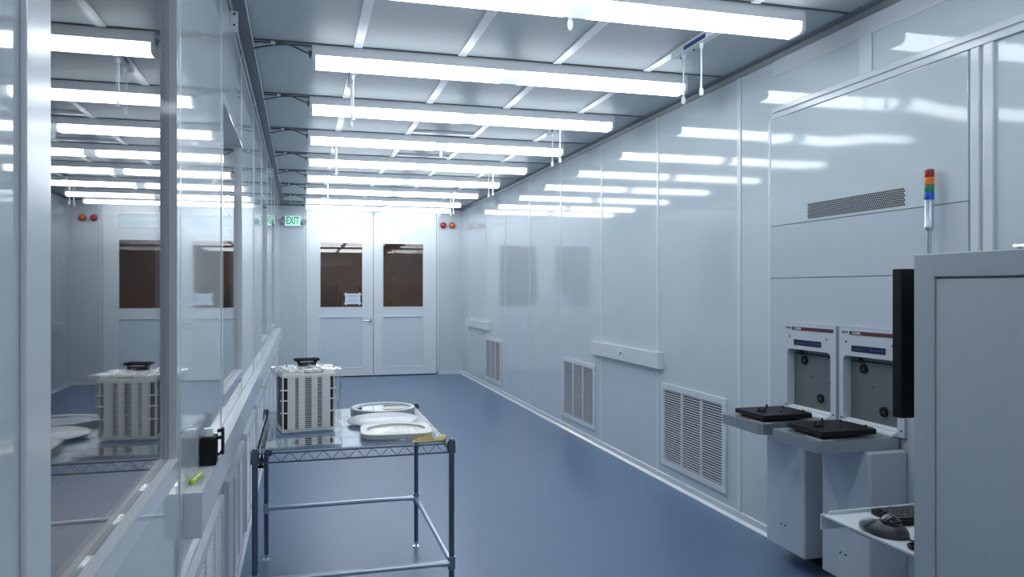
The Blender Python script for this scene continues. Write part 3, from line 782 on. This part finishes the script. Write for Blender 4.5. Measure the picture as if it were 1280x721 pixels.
# ------------------------------------------------------------------ wire shelf table
TX0, TX1, TY0, TY1, TZ = -.190, .668, 3.476, 4.600, .857
t = thing('wire_table', 'grey metal wire-shelf work table with round posts on blue floor', 'table', ((TX0 + TX1) / 2, (TY0 + TY1) / 2, 0))
for (x, y) in ((TX0, TY0), (TX1, TY0), (TX0, TY1), (TX1, TY1)):
    b = MB().cyl((x, y, .035), (x, y, TZ), .0127, .0127, 20)
    for k in range(30): b.cyl((x, y, .06 + k * .0254), (x, y, .0612 + k * .0254), .0131, .0131, 20)
    b.cyl((x, y, TZ - .001), (x, y, TZ + .004), .0135, .012, 20)
    lg = b.build('leg', M['postmetal'], t, True)
    MB().cyl((x, y, .0), (x, y, .006), .022, .020, 20).cyl((x, y, .006), (x, y, .036), .006).cyl((x, y, .020), (x, y, .032), .012, .012, 6).build('leveling_foot', M['chrome'], lg, True)
# shelf frame
b = MB()
zt, zb = .838, .798
def truss(p, q):
    p, q = Vector(p), Vector(q); d = q - p; L = d.length; nseg = int(round(L / .072)); 
    b.cyl((p.x, p.y, zt), (q.x, q.y, zt), .0038, .0038, 8).cyl((p.x, p.y, zb), (q.x, q.y, zb), .0038, .0038, 8)
    pts = []
    for k in range(2 * nseg + 1):
        r_ = p + d * (k / (2 * nseg)); pts.append((r_.x, r_.y, zt if k % 2 == 0 else zb))
    b.tube(pts, .0022, 6, False)
truss((TX0, TY0, 0), (TX1, TY0, 0)); truss((TX1, TY0, 0), (TX1, TY1, 0)); truss((TX1, TY1, 0), (TX0, TY1, 0)); truss((TX0, TY1, 0), (TX0, TY0, 0))
b.build('shelf_truss', M['darkwire'], t, True)
b = MB()
for k in range(1, 46):
    x = TX0 + (TX1 - TX0) * k / 46; b.cyl((x, TY0, zt + .0045), (x, TY1, zt + .0045), .0014, .0014, 5)
for k in range(1, 4):
    y = TY0 + (TY1 - TY0) * k / 4; b.cyl((TX0, y, zt), (TX1, y, zt), .003, .003, 6)
b.build('shelf_wires', M['darkwire'], t)
for (x, y) in ((TX0, TY0), (TX1, TY0), (TX0, TY1), (TX1, TY1)): MB().cyl((x, y, .797), (x, y, .853), .0195, .0175, 20).build('corner_collar', M['postmetal'], t, True)
def side_bar(p, q, z):
    b = MB(); p, q = Vector((p[0], p[1], z)), Vector((q[0], q[1], z)); d = (q - p).normalized()
    b.cyl(p, q, .0125, .0125, 18)
    for e, s in ((p, 1), (q, -1)): b.cyl(e + d * .0 * s, e + d * .055 * s, .0150, .0145, 18)
    for e in (p, q): b.cyl(e - Vector((0, 0, .028)), e + Vector((0, 0, .028)), .0175, .0175, 18)
    b.build('side_bar', M['barmetal'], t, True)
side_bar((TX0, TY1), (TX1, TY1), .294); side_bar((TX1, TY1), (TX1, TY0), .292); side_bar((TX0, TY0), (TX1, TY0), .290)
# liner sheet, plus a dark strip painting the reflection at its left edge
MB().box(TX0 + .015, TX1 - .012, TY0 + .006, TY1 - .008, .8448, .8468, .0005).build('shelf_liner', M['liner'], t)
SZ = .847
MB().prism([(TX0 + .022, TY0 + .10), (TX0 + .034, TY0 + .10), (TX0 + .034, TY1 - .03), (TX0 + .022, TY1 - .03)], 'z', .847, .850).build('reflection_strip', M['mat'], t)['label'] = 'dark grey strip painting a reflection along the left edge'
# black clamps on the rear left post
q = thing('cable_clamp', 'black plastic clamp knobs on the rear left post of the table', 'clamp', (TX0, TY1, .62))
b = MB().box(TX0 + .0135, TX0 + .034, TY1 - .012, TY1 + .012, .632, .652, .003).box(TX0 + .0135, TX0 + .032, TY1 - .012, TY1 + .012, .595, .623, .004)
b.box(TX0 - .045, TX0 - .0135, TY1 - .015, TY1 + .012, .528, .544, .003).box(TX0 - .042, TX0 - .0135, TY1 - .015, TY1 + .012, .550, .585, .004).cyl((TX0 - .03, TY1 - .02, .56), (TX0 - .03, TY1 + .015, .56), .012)
b.cyl((TX0 - .025, TY1, .58), (TX0 - .02, TY1, .69), .006)
b.build('clamp', M['black'], q)

# cassette carrier in a clear bag
t = thing('wafer_carrier', 'white slotted wafer cassette with black top handle in a clear bag', 'wafer carrier', (.04, 3.98, SZ))
CM = Matrix.Translation((.020, 3.985, SZ)) @ Matrix.Rotation(math.radians(9), 4, 'Z')
W2, D2, HH = .140, .115, .290
def slotted_face(b, y, sgn, W=.102):
    # four uprights with three ladders of wafer slots between them
    ups = [(-W, -W + .036), (-W + .052, -W + .082), (-W + .114, -W + .142), (-W + .164, W)]
    for a, c_ in ups: b.box(a, c_, y - .004, y + .004, .02, HH - .012, .001)
    for (a, c_) in ((-W + .036, -W + .052), (-W + .082, -W + .114), (-W + .142, -W + .164)):
        for k in range(26): 
            z0 = .022 + k * .0098; b.box(a - .001, c_ + .001, y - .0035, y + .0025, z0, z0 + .0036)
cs = MB()
slotted_face(cs, -.122, 1); slotted_face(cs, .122, -1)
cs.xform(CM); cs.build('slotted_wall', M['cassette'], t)
cs = MB()
cs.box(-.128, .128, -.120, .120, .008, .022, .003).box(-.130, .130, -.124, .124, HH - .018, HH - .002, .004)
for s in (-1, 1):
    cs.box(s * .122 - .003, s * .122 + .003, -.12, -.10, .02, HH - .012); cs.box(s * .122 - .003, s * .122 + .003, .10, .12, .02, HH - .012)
    for z in (.10, .16, .21): cs.box(min(s * .100, s * .136), max(s * .100, s * .132), -.128, -.118, z, z + .006, .001)
cs.xform(CM); cs.build('carrier_frame', M['cassette'], t)
cs = MB()
cs.cyl((0, 0, .026), (0, 0, HH - .022), .106, .106, 48)
for k in range(24): cs.cyl((0, 0, .030 + k * .0100), (0, 0, .0325 + k * .0100), .112, .112, 48)
for s_ in (-1, 1): cs.box(s_ * .108 - .010, s_ * .108 + .010, -.100, .100, .024, HH - .020)
cs.xform(CM); cs.build('wafer_stack', M['waferdark'], t)
# crumpled white lid / folds on top
cs = MB(); 
bm = bmesh.new(); nx, ny = 34, 26; vs = []
for i in range(nx + 1):
    row = []
    for k in range(ny + 1):
        x = -.140 + .28 * i / nx; y = -.118 + .236 * k / ny
        e = min(1, min(i, nx - i) / 4, min(k, ny - k) / 4)
        z = HH + .004 + e * (.020 + .016 * noise.noise(Vector((x * 18, y * 26, 3.1))) + .010 * noise.noise(Vector((x * 50, y * 60, 1.7))))
        row.append(bm.verts.new((x, y, z)))
    vs.append(row)
for i in range(nx):
    for k in range(ny): bm.faces.new((vs[i][k], vs[i + 1][k], vs[i + 1][k + 1], vs[i][k + 1]))
bt = [bm.verts.new((x, y, HH - .001)) for x, y in ((-.14, -.118), (.14, -.118), (.14, .118), (-.14, .118))]
cs.merge(bm, CM); cs.build('crumpled_top_sheet', M['bag'], t, True)
cs = MB()
for (x0, x1, y0, y1, z) in ((-.125, -.02, -.10, .10, .0), (-.01, .06, -.10, .09, .003), (.07, .13, -.10, .1, -.002)): cs.box(x0, x1, y0, y1, HH - .002 + z, HH + .010 + z, .004)
for k in range(5): cs.box(-.11 + k * .045, -.09 + k * .045, -.105, .10, HH + .008, HH + .018, .003)
cs.xform(CM); cs.build('lid_ribs', M['cassette'], t)
# black handle
cs = MB(); cs.box(-.050, .050, .035, .095, HH + .018, HH + .034, .003).box(-.044, .044, .030, .10, HH + .030, HH + .036, .002)
cs.tube([(-.070, .045, HH + .050), (.070, .045, HH + .050), (.070, .105, HH + .050), (-.070, .105, HH + .050), (-.070, .045, HH + .050)], .006, 8, False)
cs.cyl((-.045, .05, HH + .034), (-.060, .05, HH + .050), .006).cyl((.045, .05, HH + .034), (.060, .05, HH + .050), .006).cyl((-.045, .09, HH + .034), (-.060, .09, HH + .050), .006).cyl((.045, .09, HH + .034), (.060, .09, HH + .050), .006)
cs.xform(CM @ Matrix.Translation((.022, .01, .0)) @ Matrix.Diagonal((.84, 1, 1, 1))); cs.build('handle', M['black'], t)
# the bag itself: wrinkled, a little larger than the cassette
bm = bmesh.new(); bmesh.ops.create_cube(bm, size=1)
bmesh.ops.subdivide_edges(bm, edges=bm.edges[:], cuts=22, use_grid_fill=True)
for v_ in bm.verts:
    p = v_.co.copy(); x, y, z = p.x * .312, p.y * .282, (p.z + .5) * .305
    nz = noise.noise(Vector((x * 22, y * 22, z * 10))) * .006 + noise.noise(Vector((x * 70, y * 70, z * 24))) * .0025
    k = min(1, z / .02)
    d_ = Vector((p.x, p.y, 0)).normalized() if abs(p.x) + abs(p.y) > .01 else Vector((0, 0, 0))
    v_.co = Vector((x, y, z + .0015)) + d_ * nz * k + Vector((0, 0, (nz * 1.2 + .004 * noise.noise(Vector((x * 30, y * 30, 0)))) if p.z > .49 else 0))
b = MB(); b.merge(bm, CM); b.build('clear_bag', M['bag'], t, True)

# greenish glass plate with a dark wafer
t = thing('glass_plate', 'square greenish glass plate holding a dark round wafer, front left on table', 'glass plate', (.0, 3.60, SZ))
b = MB().prism([(-.150, 3.495), (.178, 3.510), (.165, 3.700), (-.120, 3.700)], 'z', SZ + .004, SZ + .010, .001); b.build('plate', M['glassgreen'], t)
b = MB().cyl((.055, 3.600, SZ + .0103), (.055, 3.600, SZ + .0115), .092, .092, 60); b.build('wafer', M['wafer'], t, True)
b = MB().box(-.149, -.120, 3.52, 3.69, SZ + .0005, SZ + .0038, .001).box(.150, .170, 3.52, 3.69, SZ + .0005, SZ + .0038, .001); b.build('edge_spacer', M['bag'], t)

# ring frame with mirror wafer
t = thing('wafer_ring', 'grey ring frame holding a mirror wafer, rearmost on the table', 'wafer ring', (.445, 4.40, SZ))
RM = Matrix.Translation((.452, 4.425, SZ))
b = MB().lathe([(.152, .004), (.178, .004), (.182, .008), (.181, .027), (.177, .030), (.160, .030), (.152, .024), (.152, .004)], RM, 72); b.build('ring_frame', M['ring'], t, True)
b = MB().lathe([(0, .0200), (.1515, .0200), (.1515, .0215), (0, .0215)], RM, 72); b.build('wafer', M['wafer'], t, True)
b = MB().lathe([(.12, .0), (.178, .0), (.178, .0038), (.12, .0038), (.12, 0)], RM, 60); b.build('base_ring', M['plastic_white'], t, True)

# white disc leaning slightly
t = thing('round_disc', 'flat pale disc lying between the ring frame and the square tray', 'disc', (.412, 4.08, SZ))
DM = Matrix.Translation((.412, 4.036, SZ + .019)) @ Matrix.Rotation(math.radians(-.8), 4, 'Y') @ Matrix.Rotation(math.radians(1.0), 4, 'X')
b = MB().lathe([(0, 0), (.179, 0), (.182, .002), (.182, .005), (.179, .007), (0, .007)], DM, 72); b.build('disc', M['disc'], t, True)
b = MB().lathe([(0, 0), (.14, 0), (.14, .0125), (0, .0125)], Matrix.Translation((.42, 4.045, SZ + .0005)), 48); b.build('support_puck', M['gasket'], t, True)

# square tray with round well
t = thing('square_wafer_tray', 'square cream tray with round well inside clear wrap, front right on table', 'wafer tray', (.435, 3.71, SZ))
QM = Matrix.Translation((.440, 3.696, SZ)) @ Matrix.Rotation(math.radians(-3), 4, 'Z')
def rounded_sq_ring(h, r, z0, z1, c, n_=64):
    bm = bmesh.new(); rings = []
    for (kind, z) in (('o', z0), ('o', z1), ('i', z1), ('i', z0)):
        ring = []
        for k in range(n_):
            a = 2 * PI * k / n_; ca, sa = math.cos(a), math.sin(a)
            if kind == 'i': ring.append(bm.verts.new((r * ca, r * sa, z)))
            else:
                e = 5.0; den = (abs(ca) ** e + abs(sa) ** e) ** (1 / e); ring.append(bm.verts.new((h * ca / den, h * sa / den * .92, z)))
        rings.append(ring)
    for i in range(4):
        a, b_ = rings[i], rings[(i + 1) % 4]
        for k in range(n_): bm.faces.new((a[k], a[(k + 1) % n_], b_[(k + 1) % n_], b_[k]))
    bmesh.ops.recalc_face_normals(bm, faces=bm.faces[:]); return bm
b = MB(); b.merge(rounded_sq_ring(.166, .138, .026, .033, 0), QM); b.merge(rounded_sq_ring(.162, .128, .012, .0255, 0), QM); b.build('tray_frame', M['cream'], t)
b = MB(); b.lathe([(0, .014), (.124, .014), (.127, .018), (.127, .0245), (.112, .0245), (.095, .019), (0, .019)], QM, 48); b.build('well', M['cream'], t, True)
b = MB(); b.merge(rounded_sq_ring(.169, .10, .002, .006, 0), QM); b.merge(rounded_sq_ring(.164, .11, .0075, .0105, 0), QM); b.build('lower_tray', M['gasket'], t)
def crumple(x0, x1, y0, y1, z, amp, seed, nx=30, ny=24, f=30, edge=.3):
    bm = bmesh.new(); vs = []
    for i in range(nx + 1):
        row = []
        for k in range(ny + 1):
            u, v_ = i / nx, k / ny
            jx = .004 * noise.noise(Vector((u * 6, v_ * 6, seed + 9)))
            e = min(1, min(u, 1 - u) / edge, min(v_, 1 - v_) / edge)
            zz = z + amp * e * (.45 + .9 * abs(noise.noise(Vector((u * f * (x1 - x0) * 2.2, v_ * f * (y1 - y0) * 2.2, seed)))))
            row.append(bm.verts.new((x0 + (x1 - x0) * u + jx, y0 + (y1 - y0) * v_ + jx, zz)))
        vs.append(row)
    for i in range(nx):
        for k in range(ny): bm.faces.new((vs[i][k], vs[i + 1][k], vs[i + 1][k + 1], vs[i][k + 1]))
    return bm
b = MB(); b.merge(crumple(-.10, .10, -.07, .08, .0225, .014, 2.2), QM)
b.build('crumpled_film', M['bag'], t, True)
# the clear wrap round the stack
bm = bmesh.new(); bmesh.ops.create_cube(bm, size=1)
bmesh.ops.delete(bm, geom=[f_ for f_ in bm.faces if abs(f_.normal.z) > .5], context='FACES_ONLY')
bmesh.ops.subdivide_edges(bm, edges=bm.edges[:], cuts=16, use_grid_fill=True)
for v_ in bm.verts:
    p = v_.co.copy(); x, y, z = p.x * .346, p.y * .318, (p.z + .5) * .024
    nz = noise.noise(Vector((x * 30, y * 30, z * 20 + 5))) * .004
    v_.co = Vector((x + (nz if abs(p.x) > .49 else 0), y + (nz if abs(p.y) > .49 else 0), z + .0012 + (abs(nz) if p.z > .49 else 0)))
b = MB(); b.merge(bm, QM); b.build('clear_wrap', M['bag'], t, True)
t = thing('crumpled_bag', 'crumpled clear plastic bag corner in front of the square tray', 'bag', (.46, 3.51, SZ))
b = MB(); b.merge(crumple(.385, .515, 3.478, 3.533, SZ + .002, .022, 5.5, f=40)); b.build('bag', M['bag'], t, True)
# yellow gloves
t = thing('latex_glove', 'yellow latex glove lying crumpled at the table front right corner', 'glove', (.58, 3.53, SZ))
bm = bmesh.new()
def strip(pts, w, h, seed):
    s = MB(); P = [Vector(p) for p in pts]; prev = None; bmm = bmesh.new(); N = 12
    for i, p in enumerate(P):
        d = (P[min(i + 1, len(P) - 1)] - P[max(i - 1, 0)]); d.z = 0; d.normalize(); sd = Vector((-d.y, d.x, 0))
        ww = w[i] if isinstance(w, (list, tuple)) else w
        ring = []
        for k in range(N):
            a = 2 * PI * k / N; nn = 1 + .35 * noise.noise(Vector((i * .9, k * .8, seed)))
            ring.append(bmm.verts.new(p + sd * math.cos(a) * ww * nn + Vector((0, 0, h + math.sin(a) * h * (.9 + .1 * nn)))))
        if prev:
            for k in range(N): bmm.faces.new((prev[k], prev[(k + 1) % N], ring[(k + 1) % N], ring[k]))
        else: bmm.faces.new(ring[::-1])
        prev = ring
    bmm.faces.new(prev); bmesh.ops.recalc_face_normals(bmm, faces=bmm.faces[:]); return bmm
b = MB()
z0 = SZ + .001
b.merge(crumple(.490, .612, 3.484, 3.532, SZ + .003, .021, 7.7, nx=40, ny=22, f=55, edge=.22))
b.merge(crumple(.520, .590, 3.488, 3.534, SZ + .006, .024, 3.3, nx=30, ny=22, f=60, edge=.25))
b.merge(strip([(.58, 3.515, z0), (.595, 3.520, z0 + .002), (.610, 3.525, z0 + .001), (.622, 3.533, z0 + .003), (.634, 3.545, z0), (.642, 3.558, z0 + .002), (.650, 3.570, z0), (.655, 3.582, z0)], [.008, .011, .009, .012, .010, .013, .011, .006], .0065, 2.))
b.merge(strip([(.59, 3.503, z0), (.605, 3.505, z0 + .002), (.62, 3.506, z0), (.632, 3.511, z0 + .002), (.643, 3.518, z0), (.648, 3.524, z0)], [.010, .012, .009, .011, .009, .005], .006, 3.))
b.merge(strip([(.575, 3.494, z0), (.60, 3.490, z0), (.618, 3.491, z0), (.636, 3.493, z0)], [.007, .009, .007, .005], .0045, 4.))
b.build('glove', M['glove'], t, True)

# ------------------------------------------------------------------ added fill lights, out of view, in the two neighbouring rooms
def area(name, loc, rot, sx, sy, e, col):
    l = bpy.data.lights.new(name, 'AREA'); l.shape = 'RECTANGLE'; l.size = sx; l.size_y = sy; l.energy = e; l.color = col
    o = bpy.data.objects.new(name, l); COL.objects.link(o); o.location = loc; o.rotation_euler = rot; return o
area('side_room_fill', (-2.0, 4.6, 2.9), (0, 0, 0), .8, 4.2, 7.5, (1, .95, .92)).data.spread = math.radians(75)  # added out of view to brighten the side room floor
area('back_room_fill', (1.4, YF + 2.0, 2.9), (0, 0, 0), 1.2, .6, 22, (1, .85, .72))  # added out of view to brighten the brown room
wd = bpy.data.worlds.new('world'); S.world = wd; wd.use_nodes = True
wd.node_tree.nodes['Background'].inputs[0].default_value = (.02, .022, .025, 1)

# ------------------------------------------------------------------ camera
cam = bpy.data.cameras.new('camera'); cam.sensor_width = 36; cam.lens = 27.0; cam.clip_start = .02
co = bpy.data.objects.new('camera', cam); COL.objects.link(co); co.location = (0, 0, 1.55)
co.rotation_euler = (PI / 2, 0, -math.atan(264 / 960))
S.camera = co
S.view_settings.view_transform = 'Standard'; S.view_settings.look = 'None'
S.view_settings.exposure = 0.92; S.view_settings.gamma = 1.0; S.view_settings.use_curve_mapping = False
